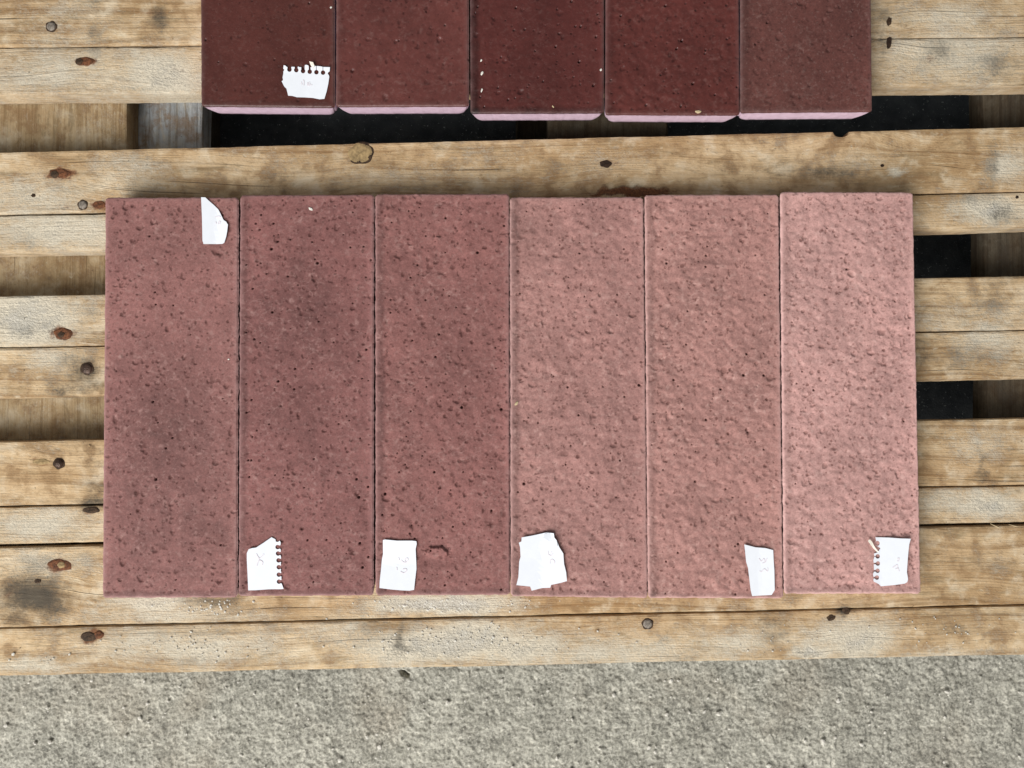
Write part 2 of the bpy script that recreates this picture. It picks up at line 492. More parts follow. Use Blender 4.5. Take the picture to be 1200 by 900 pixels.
def board(name, yt, yb, ztop, thick, mat, seed, parent, xl=XL, xr=XR, tilt=0.03, notch=None, marks=True, wany=0.0004, bias=(0, 0, 0), step=0.0016):
    """a plank lying along x. yt, yb = photo y of its far and near edge at photo x 0 and 1200"""
    x0, y0a = un(0, yt[0], ztop); x1, y0b = un(1200, yt[1], ztop)
    _, y1a = un(0, yb[0], ztop); _, y1b = un(1200, yb[1], ztop)
    xs = np.unique(np.concatenate([np.linspace(xl, -0.44, 12), np.arange(-0.44, 0.44, step), np.linspace(0.44, xr, 12)]))
    f = (xs - x0) / (x1 - x0)
    far = y0a + (y0b - y0a) * f + perlin(xs / 0.05, xs * 0 + seed, seed) * wany + perlin(xs / 0.008, xs * 0 + seed, seed + 1) * wany * .5
    near = y1a + (y1b - y1a) * f + perlin(xs / 0.05, xs * 0 + seed + .5, seed + 2) * wany + perlin(xs / 0.008, xs * 0 + seed + .5, seed + 3) * wany * .5
    if notch:
        nx, nr, nd = notch
        far = far - nd * np.sqrt(np.clip(1 - ((xs - nx) / nr) ** 2, 0, 1))
    return plank(name, xs, far, near, ztop, thick, mat, seed, parent, marks, bias)


def plank(name, xs, far, near, ztop, thick, mat, seed, parent, marks=True, bias=(0, 0, 0), along='x', r=0.0022, flat=False):
    wmin = float(np.min(far - near))
    nt = max(4, int(wmin / 0.0018))
    # cross-section: (t across 0 far..1 near, inset, depth)
    prof = [(0, 0, -thick), (0, 0, -thick * .5), (0, 0, -r), (0, r * .3, -r * .3)]
    prof += [(t, 0, 0) for t in np.linspace(0, 1, nt)]
    prof[4] = (0, r, 0); prof[-1] = (1, -r, 0)
    prof += [(1, -r * .3, -r * .3), (1, 0, -r), (1, 0, -thick * .5), (1, 0, -thick)]
    n, k = len(xs), len(prof)
    V = np.zeros((n, k, 3))
    for j, (t, ins, dz) in enumerate(prof):
        V[:, j, 0] = xs
        V[:, j, 1] = far + (near - far) * t - ins
        V[:, j, 2] = ztop + dz
    X, Y, Z = V[..., 0].copy(), V[..., 1].copy(), V[..., 2]
    top = Z > ztop - 0.0001
    Z -= np.where(top, 0.0003 + 0.0003 * fbm(X / 0.03 + seed, Y / 0.008, seed, 3), 0)
    if marks:
        d, s, w, gy, ru = px_fields(X, Y, ztop)
    else:
        d = s = w = ru = np.zeros_like(X); gy = Y.copy()
    d = d * 1.25 + bias[0] + 0.34 * fbm(X / 0.06, Y / 0.03, seed + 40, 4)
    s = s * 1.15 + bias[1] + .05 + 0.46 * fbm(X / 0.05, Y / 0.02, seed + 41, 4)
    w = np.clip(w + bias[2] + .25 * fbm(X / .08, Y / .03, seed + 42, 3), 0, 1)
    if marks:
        Z += np.where(top, sstep(.55, 1.0, d) * 0.0005 * (0.5 + fbm(X / 0.004, Y / 0.004, 3, 2)), 0)
    # grain coordinate keeps going down the sides
    gyy = gy + (Z - ztop) * np.where(np.arange(k)[None, :] < k / 2, -1, 1) + perlin(X / 0.16 + seed * 3.1, Y / 0.05, seed) * 0.006
    gx = X + seed * 1.37
    gyy = gyy + seed * 0.713
    i, j = np.meshgrid(np.arange(n - 1), np.arange(k), indexing='ij')
    a = (i * k + j).ravel(); b = (i * k + (j + 1) % k).ravel()
    q = np.stack([a, b, b + k, a + k], 1)[:, ::-1]
    # end caps as fans
    cap0 = np.array([(0, (jj + 1), jj) for jj in range(1, k - 1)])[:, ::-1]
    capn = cap0[:, ::-1] + (n - 1) * k
    P = V.reshape(-1, 3)
    if along == 'y':
        P = np.stack([P[:, 1], P[:, 0], P[:, 2]], 1)
        q = q[:, ::-1]; cap0, capn = cap0[:, ::-1], capn[:, ::-1]
    c = P.mean(0)
    me = mesh_np(name, P - c, q, np.concatenate([cap0, capn]), dict(gx=gx, gy=gyy, dust=d, stain=s, warm=w, rust=ru))
    try:
        me.set_sharp_from_angle(angle=math.radians(50))
    except Exception:
        pass
    return obj(name, me, mat, parent, loc=tuple(c))


nx_, _ = un(986, 152, DECK)
BT = 0.020
DK = DECK
deck = {}
spec = [  # key, far edge (x=0, x=1200), near edge, z offset, material, bias(dust, stain, warm)
    ('B', (-48, -60), (54.6, 42.0), 0.0, M_WOOD, (.05, 0, .05)),
    ('A', (56, 43.2), (111, 99.5), -0.0006, M_WOOD, (.12, 0, 0)),
    ('C', (178, 148), (251.4, 223.6), -0.0001, M_WOOD, (-.05, .02, .12)),
    ('D', (253, 225), (296, 266.5), -0.0007, M_WOOD, (.1, 0, 0)),
    ('E1', (347, 323), (407, 386.5), 0.0, M_WOOD, (.05, .08, 0)),
    ('E2', (407.7, 387.2), (467, 444), -0.0004, M_WOOD, (.05, .05, 0)),
    ('F', (517.5, 490), (593.5, 568), 0.0, M_WOOD, (-.08, .03, .12)),
    ('G', (594.7, 569.3), (638.5, 612), -0.0006, M_WOOD, (.1, .03, 0)),
    ('H', (642, 615.5), (735.6, 708.6), 0.0, M_WOOD, (0, 0, .06)),
    ('I', (737, 710), (793, 768), -0.0005, M_WOOD, (.06, .03, 0)),
]
for i, (k, yt, yb, dz, mt, bias) in enumerate(spec):
    deck[k] = board('deck_board', yt, yb, DK + dz, BT, mt, 3 + i * 2, pallet, bias=bias,
                    notch=(float(nx_), 0.0062, 0.0042) if k == 'C' else None)
deck['C']['label'] = 'far deck board with a round notch in its edge'

# cross boards under the deck, blocks and skids, all running away from the viewer
ZS = DECK - BT - 0.0012
ys_full = np.arange(-0.200, 0.45, 0.004)


def cross(name, xa, xb, ztop, thick, mat, seed, bias=(0, 0, 0)):
    far = np.full_like(ys_full, xb) + perlin(ys_full / 0.06, ys_full * 0 + seed, seed) * 0.001
    near = np.full_like(ys_full, xa) + perlin(ys_full / 0.06, ys_full * 0 + seed + 9, seed) * 0.001
    return plank(name, ys_full, far, near, ztop, thick, mat, seed, pallet, marks=False, bias=bias, along='y')


xs1 = float(un(149, 145, ZS)[0])
xs2 = float(un(642, 150, ZS)[0]); xs3 = float(un(783, 150, ZS)[0])
xs4 = float(un(1153, 200, ZS)[0])
cross('stringer_board', -0.60, xs1, ZS, 0.020, M_WOODG, 61, (.0, .02, .2))
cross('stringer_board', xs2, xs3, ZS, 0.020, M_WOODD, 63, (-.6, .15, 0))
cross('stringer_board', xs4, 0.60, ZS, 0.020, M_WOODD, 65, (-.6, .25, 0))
ZK = 0.0235
ZG = ZS - 0.0205
xk1 = float(un(238, 145, ZG)[0])
cross('spacer_board', xk1 - 0.16, xk1, ZG, 0.020, M_WOODS, 71, (.05, .0, 0))
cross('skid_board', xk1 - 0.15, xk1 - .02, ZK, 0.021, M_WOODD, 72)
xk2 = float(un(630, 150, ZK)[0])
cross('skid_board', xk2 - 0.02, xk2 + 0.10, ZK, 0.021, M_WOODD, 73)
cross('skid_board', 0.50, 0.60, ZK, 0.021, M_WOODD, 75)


def block(x, y, seed, low=0.0):
    bm = bmesh.new()
    bmesh.ops.create_cube(bm, size=1)
    zb, zt = ZK + 0.0005, ZS - 0.0205 - low
    for v in bm.verts:
        v.co = Vector((v.co.x * 0.095, v.co.y * 0.12, v.co.z * (zt - zb)))
    bmesh.ops.bevel(bm, geom=bm.edges[:], offset=0.002, segments=2, affect='EDGES')
    me = bpy.data.meshes.new('spacer_block')
    bm.to_mesh(me); bm.free()
    n = len(me.vertices)
    co = np.zeros(n * 3); me.vertices.foreach_get('co', co); co = co.reshape(-1, 3)
    for nm, val in (('gx', co[:, 1] + seed), ('gy', co[:, 0] + co[:, 2] + seed), ('dust', co[:, 0] * 0), ('stain', co[:, 0] * 0 + .2), ('warm', co[:, 0] * 0)):
        a = me.attributes.new(nm, 'FLOAT', 'POINT'); a.data.foreach_set('value', val.astype(np.float32))
    obj('spacer_block', me, M_WOODD, pallet, (x, y, (zb + zt) / 2))


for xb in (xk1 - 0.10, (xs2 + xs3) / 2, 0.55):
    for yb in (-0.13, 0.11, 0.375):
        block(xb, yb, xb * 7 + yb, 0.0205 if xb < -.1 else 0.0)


# knots, nails, splinters : parts of the boards they sit in
def blob_mesh(name, rx, ry, hgt, seed, rough=0.055, rings=5, seg=36, sink=0.0008):
    """low irregular dome with a sunk skirt"""
    V = [(0, 0, hgt)]; T = []; Q = []
    for a in range(1, rings + 1):
        f = a / rings
        for s in range(seg):
            th = 2 * math.pi * s / seg
            k = 1 + rough * f * float(perlin(np.array([math.cos(th) * 1.7 + seed * 5.3]), np.array([math.sin(th) * 1.7 + seed]), seed)[0]) * 2
            z = hgt * (1 - f * f) if a < rings else -sink
            z += 0.00025 * math.sin(seed + a * 2.4 + s * .9) * (a < rings)
            V.append((rx * f * k * math.cos(th), ry * f * k * math.sin(th), z))
    for s in range(seg):
        T.append((0, 1 + s, 1 + (s + 1) % seg))
    for a in range(rings - 1):
        for s in range(seg):
            b0 = 1 + a * seg; b1 = b0 + seg
            Q.append((b0 + s, b1 + s, b1 + (s + 1) % seg, b0 + (s + 1) % seg))
    return mesh_np(name, V, Q, T)


def on_board(key, px, py, dz=0.0):
    o = deck[key]
    z = DECK + dict((s[0], s[3]) for s in spec)[key] - 0.0001
    x, y = un(px, py, z)
    return o, (float(x) - o.location.x, float(y) - o.location.y, z + dz - o.location.z)


PXM = 0.634 / 970 * 1.0
PXM = 0.000653                      # metres per photo pixel on the deck


def knot(key, px, py, rx, ry, mat=M_KNOT, rot=0.0, hgt=0.0004, core=None, seed=1, rough=.055):
    o, p = on_board(key, px, py)
    k = obj('knot', blob_mesh('knot', rx * PXM, ry * PXM, hgt, seed, rough), mat, o, p)
    k.rotation_euler.z = rot
    if core:
        cx, cy, cr, cm = core
        o2, p2 = on_board(key, px + cx, py + cy, hgt * .5)
        obj('knot', blob_mesh('knot', cr * PXM, cr * 0.85 * PXM, 0.0008, seed + 7), cm, o, p2)
    return k


def nail(key, px, py, r, mat=M_NAIL, hgt=0.0009, ring=True, seed=2):
    o, p = on_board(key, px, py)
    if ring:
        obj('nail_hole_rim', blob_mesh('nail_hole_rim', r * 1.35 * PXM, r * 1.3 * PXM, 0.0002, seed + 3, .04), M_KNOTD, o, p)
    obj('nail', blob_mesh('nail', r * PXM, r * PXM, hgt, seed, .015), mat, o, (p[0], p[1], p[2] + 0.0002))


nail('B', 60, 31, 6, M_NAIL, seed=1)
knot('A', 99, 72, 13, 6, M_KNOT, 0.05, core=(-6, 0, 5.5, M_KNOTD), seed=3)
knot('C', 70, 203, 15, 6.5, M_KNOT, -0.05, core=(-6, 1, 6, M_KNOTD), seed=4)
nail('C', 97, 240, 5.5, M_NAIL, seed=5)
knot('C', 116, 240, 9, 5.5, M_KNOT, 0, 0.0002, seed=6)
knot('E1', 74, 391, 13, 8, M_KNOT, -0.1, core=(-2, 1, 5, M_KNOTD), seed=8)
nail('E2', 102, 432, 7, M_NAILD, 0.0012, seed=9)
nail('F', 69, 543, 6, M_NAILD, 0.0022, seed=10)
knot('F', 48, 541, 12, 4, M_KNOTL, 0, 0.0001, seed=11)
knot('G', 107, 598, 12, 4.2, M_KNOTD, 0, 0.0004, seed=12)
knot('H', 70, 662, 16, 7.5, M_KNOT, -0.1, core=(2, 0, 5.5, M_KNOTL), seed=13)
knot('H', 44, 681, 5, 3, M_KNOTD, 0, 0.0002, seed=14)
knot('I', 104, 746, 11, 6.5, M_KNOTD, 0, core=(12, -2, 6, M_KNOT), seed=15)
knot('C', 423, 180, 18, 14.4, M_KNOTD, 0.2, 0.0002, seed=16, rough=.015)
knot('C', 422.2, 179.6, 17, 13.6, M_KNOTL, 0.2, 0.0005, seed=16, rough=.015)
knot('C', 710, 192, 8, 5, M_BARK, 0.0, 0.0003, seed=17)
nail('I', 759, 731, 6, M_NAIL, seed=18)
knot('B', 1042, 25, 3.5, 6, M_KNOTD, -.2, 0.0003, seed=19)
knot('A', 1042, 50, 3.5, 9, M_BARK, -.15, 0.0003, seed=20)
knot('I', 974, 724, 6, 4, M_KNOTD, 0.2, 0.0002, seed=22)
knot('I', 992, 716, 5, 5, M_KNOTD, 0.2, 0.0002, seed=23)
knot('C', 1034, 194, 2.5, 2, M_BARK, 0, 0.0002, seed=24)
knot('C', 39, 229, 3, 2.5, M_KNOTD, 0, 0.0002, seed=26)
knot('D', 1192, 231, 2.2, 2.2, M_BARK, 0, 0.0002, seed=25)


def splinter(key, p0, p1, w, lift, mat=M_STRAW, name='splinter'):
    o, a = on_board(key, *p0); _, b = on_board(key, *p1)
    a, b = Vector(a), Vector(b)
    d = (b - a); s = Vector((-d.y, d.x, 0)).normalized() * w
    V = [a - s, a + s, a + Vector((0, 0, w * 1.5)), b + Vector((0, 0, lift)), b + s * .3 + Vector((0, 0, lift - w)), b - s * .3 + Vector((0, 0, lift - w))]
    T = [(0, 2, 5), (5, 2, 3), (2, 1, 4), (2, 4, 3), (0, 5, 4), (0, 4, 1), (5, 3, 4), (0, 1, 2)]
    obj(name, mesh_np(name, [tuple(v) for v in V], None, T, smooth=False), mat, o)


splinter('H', (1170, 618), (1158, 613), .0005, .003)
splinter('H', (1192, 617), (1180, 614), .0005, .003)
splinter('F', (104, 521), (110, 526), .0003, .0012)

# ------------------------------------------------------------------ tiles
TILES = {}


def tile(key, quad, base, seed, label, group, vis=None, amp=1.0, lump=1.0, spots=520, spot_k=0.65, pins=60, patches=(), rough=0.72, pale=0.5,
         edge_left=0.18, edge_bot=0.16, side=(0.63, 0.47, 0.57), chips=(), lip=0.00025, grain=.19, dz=0.0, rs=1.0, rim=1.0, bloom=0.05):
    """quad: photo pixels of the top face's corners TL, TR, BR, BL"""
    ztop = DECK + THK + dz
    ox = (-1.0, .7, .7, -1.0) if vis is None else (-.2, .2, .2, -.2)
    c = [np.array(un(x + d, y, ztop)) for (x, y), d in zip(quad, ox)]
    W_ = float(np.linalg.norm(c[1] - c[0])); L_ = float(np.linalg.norm(c[3] - c[0]))
    rs_ = np.random.default_rng(seed)
    g_ = 0.00047 if vis is None else 0.0006
    us = np.linspace(0, 1, int(W_ / g_) + 1)
    if vis is None:
        vs = np.linspace(0, 1, int(L_ / g_) + 1)
    else:
        vs = np.concatenate([np.linspace(0, 1 - vis, 60)[:-1], np.linspace(1 - vis, 1, int(L_ * vis / 0.0006) + 1)])
    n, m = len(us), len(vs)
    U, Vv = np.meshgrid(us, vs)
    X = U * W_; Y = Vv * L_                     # metres from the far left corner
    so = seed * 13.7
    # ---- relief
    z = fbm(X / 0.030 + so, Y / 0.030, seed, 2) * 0.00055
    z += fbm(X / 0.0085 + so, Y / 0.0085, seed + 1, 2, .45) * 0.00042 * amp
    # soft lumps of the stone-like face
    lm = fbm(X / 0.0125 + so, Y / 0.0105 + so, seed + 2, 2)
    z += np.abs(lm) * 0.00062 * lump
    z += perlin(X / 0.0034 + so, Y / 0.0034, seed + 5) * 0.00005 * (amp + .5)
    # calm band round the rim
    dl, dr, dt, db = X, W_ - X, Y, L_ - Y
    wob = fbm(X / 0.012, Y / 0.012, seed + 8, 2) * 0.002
    de = np.minimum(np.minimum(dl, dr), np.minimum(dt, db)) + wob
    z *= 0.25 + 0.75 * sstep(0.001, 0.008, de)
    z += lip * np.exp(-((np.minimum(dr, dt) - 0.003) / 0.0022) ** 2)
    tone = fbm(X / 0.045 + so, Y / 0.06, seed + 11, 3) * 0.27 + fbm(X / 0.010, Y / 0.010 + so, seed + 12, 4, .7) * 0.22
    tone += perlin(X / 0.0019 + so, Y / 0.0019, seed + 14) * 0.06
    tone -= 1.7 * edge_left * (1 - sstep(0.0045, 0.0085, dl + wob)) + 1.9 * edge_bot * (1 - sstep(0.003, 0.0065, db + wob))
    tone += 0.12 * (1 - sstep(0.002, 0.006, dr + wob * .5))
    tone += bloom * np.exp(-de.clip(0) / .013)
    for (ax, ay, sx, sy, k) in patches:
        tone += k * np.exp(-(((X / W_ - ax) / sx) ** 2 + ((Y / L_ - ay) / sy) ** 2) * (1 + .8 * fbm(X / .02, Y / .02, seed + 15, 2)))
    spot = np.zeros_like(X)
    pl = pale * sstep(0.10, 0.0, np.abs(fbm(X / 0.011 + so, Y / 0.008, seed + 17, 3, .6))) * sstep(-.3, .35, perlin(X / 0.03, Y / 0.03 + so, seed + 18))
    pl += pale * .9 * sstep(.22, .55, fbm(X / 0.006, Y / 0.006 + so, seed + 19, 2))

    def stamp(cx, cy, r, fn):
        i0, i1 = np.searchsorted(us * W_, (cx - r, cx + r)); j0, j1 = np.searchsorted(vs * L_, (cy - r, cy + r))
        if i1 <= i0 or j1 <= j0: return
        sl = (slice(j0, j1), slice(i0, i1))
        fn(sl, X[sl] - cx, Y[sl] - cy)
    # ---- blister marks: shallow round dimples with a darker skin
    y_lo = 0.0 if vis is None else L_ * (1 - vis)
    cnt = int(spots * 2.0)
    for q in range(cnt):
        cx = rs_.uniform(0.0015, W_ - 0.0015); cy = rs_.uniform(y_lo + .001, L_ - 0.0015)
        r = float(np.clip(rs_.lognormal(math.log(0.00088), 0.46), 0.0005, 0.0028)) * rs
        k = min(1, 1.7 * spot_k * rs_.uniform(0.4, 1.2) * float(np.clip(.0011 / r, .5, 1))); asp = rs_.uniform(.75, 1.3); dep = rs_.uniform(0.08, 0.46) * r
        ring = rs_.uniform() < 0.6

        def f(sl, dx, dy):
            d = np.sqrt((dx * asp) ** 2 + (dy / asp) ** 2) / r
            d = d + .28 * perlin(dx / (r * .9) + q, dy / (r * .9), seed + q)
            mk = sstep(1.12, 0.7, d)
            if ring: mk = mk * (0.30 + 0.70 * sstep(0.35, 0.8, d))
            spot[sl] = np.maximum(spot[sl], k * mk)
            z[sl] -= dep * np.clip(1 - d * d, 0, 1)
        stamp(cx, cy, r * 1.5, f)
    # ---- pinholes: deep little air bubbles, their inner shade painted dark as well
    for q in range(int(pins * 1.0)):
        cx = rs_.uniform(0.003, W_ - 0.002); cy = rs_.uniform(y_lo + .002, L_ - 0.003)
        r = float(np.clip(rs_.lognormal(math.log(.00062), .28), .00048, .0012)) * rs

        def f(sl, dx, dy):
            d = np.sqrt(dx * dx + dy * dy) / r
            z[sl] -= r * 2.2 * sstep(1.05, 0.45, d)
            spot[sl] = np.maximum(spot[sl], .9 * sstep(1.1, .6, d))
        stamp(cx, cy, r * 1.6, f)
    for (cx, cy, rx, ry, hgt, ang) in chips:       # scabs standing proud, steep on the far side
        cx, cy = cx * W_, cy * L_
        ca, sa = math.cos(ang), math.sin(ang)
        dx, dy = X - cx, Y - cy
        a = (dx * ca + dy * sa) / rx; b = (-dx * sa + dy * ca) / ry
        d = np.sqrt(a * a + b * b) + .35 * fbm(X / .003, Y / .003, seed + 90, 2)
        mk = sstep(1.05, .75, d)
        z += hgt * mk * np.clip(.75 - .45 * b, 0, 1.4)
        z -= 0.0005 * sstep(.9, 1.05, d) * sstep(1.5, 1.1, d) * (b < 0)
        tone += 0.12 * mk
    # ---- rounded arris
    def rnd(d, r):
        t = np.clip(1 - d / r, 0, 1)
        return r * (1 - np.sqrt(np.clip(1 - t * t, 0, 1)))
    z -= rnd(dl, 0.0018) * .8 + rnd(db, 0.0018) * .7 + rnd(dr, 0.0014) + rnd(dt, 0.0016)
    nib = np.clip(fbm(X / 0.004 + so, Y / 0.004, seed + 23, 3) - .25, 0, 1) * np.exp(-de.clip(0) / 0.0008)
    z -= nib * 0.003 * sstep(0, .003, db)
    z = np.where(np.isfinite(z), z, 0)
    # ---- plan position (slightly nibbled outline)
    jit = 0.00035 if vis is None else 0.00014
    ex = (perlin(Y / 0.006 + so, X * 0 + 3.3, seed + 25) + .6 * perlin(Y / 0.0021 + so, X * 0 + 1.3, seed + 26)) * jit
    ey = (perlin(X / 0.006 + so, Y * 0 + 7.7, seed + 27) + .6 * perlin(X / 0.0021 + so, Y * 0 + 5.7, seed + 28)) * jit
    ux = U + ex / W_ * (np.exp(-dl / .001) + np.exp(-dr / .001))
    vy = Vv + ey / L_ * (np.exp(-dt / .001) + np.exp(-db / .001))

    # worn corners
    qx_, qy_ = np.abs(ux - .5) * W_ - (W_ / 2 - .0026), np.abs(vy - .5) * L_ - (L_ / 2 - .0026)
    cor = (qx_ > 0) & (qy_ > 0)
    sc_ = np.where(cor, np.maximum(qx_, qy_) / np.sqrt(np.where(cor, qx_ ** 2 + qy_ ** 2, 1.0)), 1.0)
    ux = np.where(cor, .5 + np.sign(ux - .5) * (W_ / 2 - .0026 + qx_ * sc_) / W_, ux)
    vy = np.where(cor, .5 + np.sign(vy - .5) * (L_ / 2 - .0026 + qy_ * sc_) / L_, vy)

    def plan(u, v):
        u = u[..., None]; v = v[..., None]
        return (c[0] * (1 - u) + c[1] * u) * (1 - v) + (c[3] * (1 - u) + c[2] * u) * v
    P = plan(ux, vy)
    org = np.array([*(sum(c) / 4), DECK])
    top = np.concatenate([P, (ztop + z)[..., None]], -1).reshape(-1, 3)
    rimx = rim * np.clip(np.exp(-(np.minimum(np.minimum(dr, dt), np.minimum(dl, db)) / 0.0013)) * (1.0 + .9 * fbm(X / .008, Y / .008, seed + 33, 2)), 0, 1)
    rima = np.where(de < .004, rimx, 0) * (1 - (vis is not None) * np.exp(-db / .001)); sidea = np.zeros_like(rimx)
    # ---- flanks
    idx = np.arange(n * m).reshape(m, n)
    loop = np.concatenate([idx[0, :-1], idx[:-1, -1], idx[-1, :0:-1], idx[:0:-1, 0]])
    lu = ux.ravel()[loop]; lv = vy.ravel()[loop]
    hx, hy = W_ / 2, L_ / 2
    bx = (lu - .5) * W_; by = (lv - .5) * L_
    rings = []; zt = top[loop, 2]; zt = np.convolve(np.concatenate([zt[-10:], zt, zt[:10]]), np.ones(21) / 21, 'valid')
    levels = [0.0006, 0.0015, 0.003, 0.005, 0.0075, 0.0105, 0.014, 0.017, THK + dz]
    for lvz in levels:
        f = lvz / THK
        r = 0.0015 + 0.0065 * f ** 1.2
        ins = 0.0002 + 0.0012 * f ** 1.5
        qx = np.abs(bx) - (hx - r); qy = np.abs(by) - (hy - r)
        both = (qx > 0) & (qy > 0)
        l = np.where(both, np.sqrt(qx * qx + qy * qy), 1.0); mx = np.maximum(qx, qy)
        sc = np.where(both, mx / l, 1.0)
        nx2 = np.where(both, np.sign(bx) * (hx - r + qx * sc), bx) * (1 - ins / hx)
        ny2 = np.where(both, np.sign(by) * (hy - r + qy * sc), by) * (1 - ins / hy)
        nzv = 0.00012 * fbm(np.cumsum(np.ones(len(loop))) * .05, np.full(len(loop), lvz * 300), seed + 30, 2)
        pp = plan(nx2 / W_ + .5 + nzv / W_, ny2 / L_ + .5 + nzv / L_)
        zz = np.where(lvz < .003, zt - lvz, ztop - lvz)
        if lvz == levels[-1]: zz = np.full(len(loop), DECK)
        rings.append(np.concatenate([pp, zz[:, None]], 1))
    R = len(loop)
    allv = np.concatenate([top] + rings + [np.array([[org[0], org[1], DECK]])])
    q = [grid_quads(n, m, 0, flip=True)]
    prev = loop
    for k in range(len(rings)):
        cur = n * m + k * R + np.arange(R)
        q.append(np.stack([prev, np.roll(prev, -1), np.roll(cur, -1), cur], 1)[:, ::-1])
        prev = cur
    last = len(allv) - 1
    T = np.stack([prev, np.roll(prev, -1), np.full(R, last)], 1)[:, ::-1]
    nr = len(allv) - n * m
    ext = lambda a, val: np.concatenate([a.ravel(), np.full(nr, val)])
    me = mesh_np('concrete_tile', allv - org, np.concatenate(q), T,
                 dict(tone=ext(tone, 0.0), spot=ext(np.clip(spot, 0, 1), 0.0), side=ext(sidea, 1.0), pale=ext(np.clip(pl, 0, 1), 0.0), rim=ext(np.clip(rima, 0, 1), 0.0)))
    if vis is None: side = tuple(b * .8 + .12 for b in base)
    mat = tile_mat('tile_' + key, base, side, rough, grain=grain)
    o = obj('concrete_tile', me, mat, None, tuple(org))
    tag(o, label, 'tile', group)
    TILES[key] = dict(o=o, z=z, us=us * W_, vs=vs * L_, c=c, W=W_, L=L_, ztop=ztop, n=n, m=m)


def lin(r, g, b, k=0.70):
    f = lambda v: ((v / 255 + .055) / 1.055) ** 2.4 if v > 10 else v / 255 / 12.92
    return (f(r) * k, f(g) * k, f(b) * k)


FRONT = 'tiles of the near row on the pallet'
BACK = 'dark tiles of the far row on the pallet'
tile('T1', [(124, 231), (278.5, 231), (277, 700.5), (120.5, 701)], lin(149, 102, 97), 101, 'dusky mauve tile at the left end of the near row, paper at its far end', FRONT,
     amp=.6, lump=.35, spots=620, spot_k=.7, pins=25, patches=[(.58, .60, .40, .20, -.30), (.4, .2, .5, .15, .06), (.5, .85, .4, .1, -.12)], edge_left=-.02, pale=.45)
tile('T2', [(282, 228.5), (437.5, 227.5), (437, 698), (280, 699)], lin(142, 94, 90), 202, 'darkest brown-mauve tile of the near row, second from the left', FRONT,
     amp=.9, lump=.5, spots=520, spot_k=.7, pins=130, patches=[(.45, .40, .4, .27, -.20)], edge_left=.2, pale=.5)
tile('T3', [(440.5, 227), (596, 227), (597, 697.5), (441, 698)], lin(148, 99, 94), 303, 'brown-mauve tile with a small scab beside its paper slip, third from the left', FRONT,
     amp=1.1, lump=.8, spots=600, spot_k=.7, pins=110, patches=[(.5, .36, .4, .22, -.10)], edge_left=.2, pale=.5,
     chips=[(.46, .895, .0085, .0048, .0019, .15)])
tile('T4', [(598.5, 231), (753.5, 230.5), (758.5, 701), (599.5, 699)], lin(174, 128, 121), 404, 'pale pink-brown tile with a wide torn slip, third from the right', FRONT,
     amp=1.3, lump=1.3, spots=640, spot_k=.6, pins=70, patches=[(.5, .2, .5, .2, .05)], edge_left=.22, pale=.5)
tile('T5', [(756.5, 228), (912, 227.5), (917.5, 701.5), (760.5, 701)], lin(179, 132, 124), 505, 'pink tile with the bumpiest face, second from the right in the near row', FRONT,
     amp=1.7, lump=1.7, spots=560, spot_k=.6, pins=80, edge_left=.18, pale=.6, rim=1.4)
tile('T6', [(915.5, 224.5), (1069.5, 225), (1078.8, 696), (920, 696)], lin(201, 155, 148), 606, 'palest pink tile at the right end of the near row', FRONT,
     amp=1.5, lump=1.5, spots=900, spot_k=.55, pins=30, bloom=.10, edge_left=.14, pale=.6)


def far_quad(xl, xr, yl, yr, xl0, xr0):
    """visible near edge at yl..yr; the tile runs 470 px away from it"""
    L = 468.0
    s = L / ((yl + yr) / 2)
    return [(xl + (xl0 - xl) * s, yl - L), (xr + (xr0 - xr) * s, yr - L), (xr, yr), (xl, yl)]


tile('U1', far_quad(235.5, 392, 124.5, 126, 235, 391.5), lin(90, 47, 41), 707, 'chocolate brown tile at the left end of the far row, perforated slip on it', BACK,
     vis=.32, amp=.35, lump=.2, spots=60, spot_k=.5, pins=10, rough=.38, edge_left=.05, edge_bot=.1, pale=.12, rim=.55, grain=.08)
tile('U2', far_quad(393.5, 549.5, 125, 124.5, 394, 549), lin(103, 56, 51), 808, 'plain reddish brown tile of the far row, second from the left', BACK,
     vis=.32, amp=.7, lump=.5, spots=90, spot_k=.5, pins=10, rough=.38, edge_left=.08, edge_bot=.05, pale=.22, rim=.7, grain=.08)
tile('U3', far_quad(551.5, 707.5, 133, 132.5, 551, 708), lin(92, 45, 41), 909, 'dark oxblood tile with pinholes in the middle of the far row', BACK,
     vis=.32, amp=.6, lump=.5, spots=70, spot_k=.5, pins=70, rough=.36, edge_left=.3, edge_bot=.2, pale=.12, rim=.6, grain=.08)
tile('U4', far_quad(709.5, 867, 134.5, 135, 710, 866), lin(99, 49, 44), 1010, 'oxblood tile with a pocked bumpy face in the far row, fourth from the left', BACK,
     vis=.32, amp=1.3, lump=1.2, spots=110, spot_k=.6, pins=60, rough=.36, edge_left=.12, edge_bot=.08, pale=.2, rim=.6, grain=.08)
tile('U5', far_quad(868, 1022.5, 132, 131, 868, 1021), lin(102, 60, 54), 1111, 'matt brown tile at the right end of the far row', BACK,
     vis=.32, amp=.5, lump=.2, spots=160, spot_k=.35, pins=4, rough=.75, edge_left=.15, edge_bot=.05, pale=.25, rim=.55)


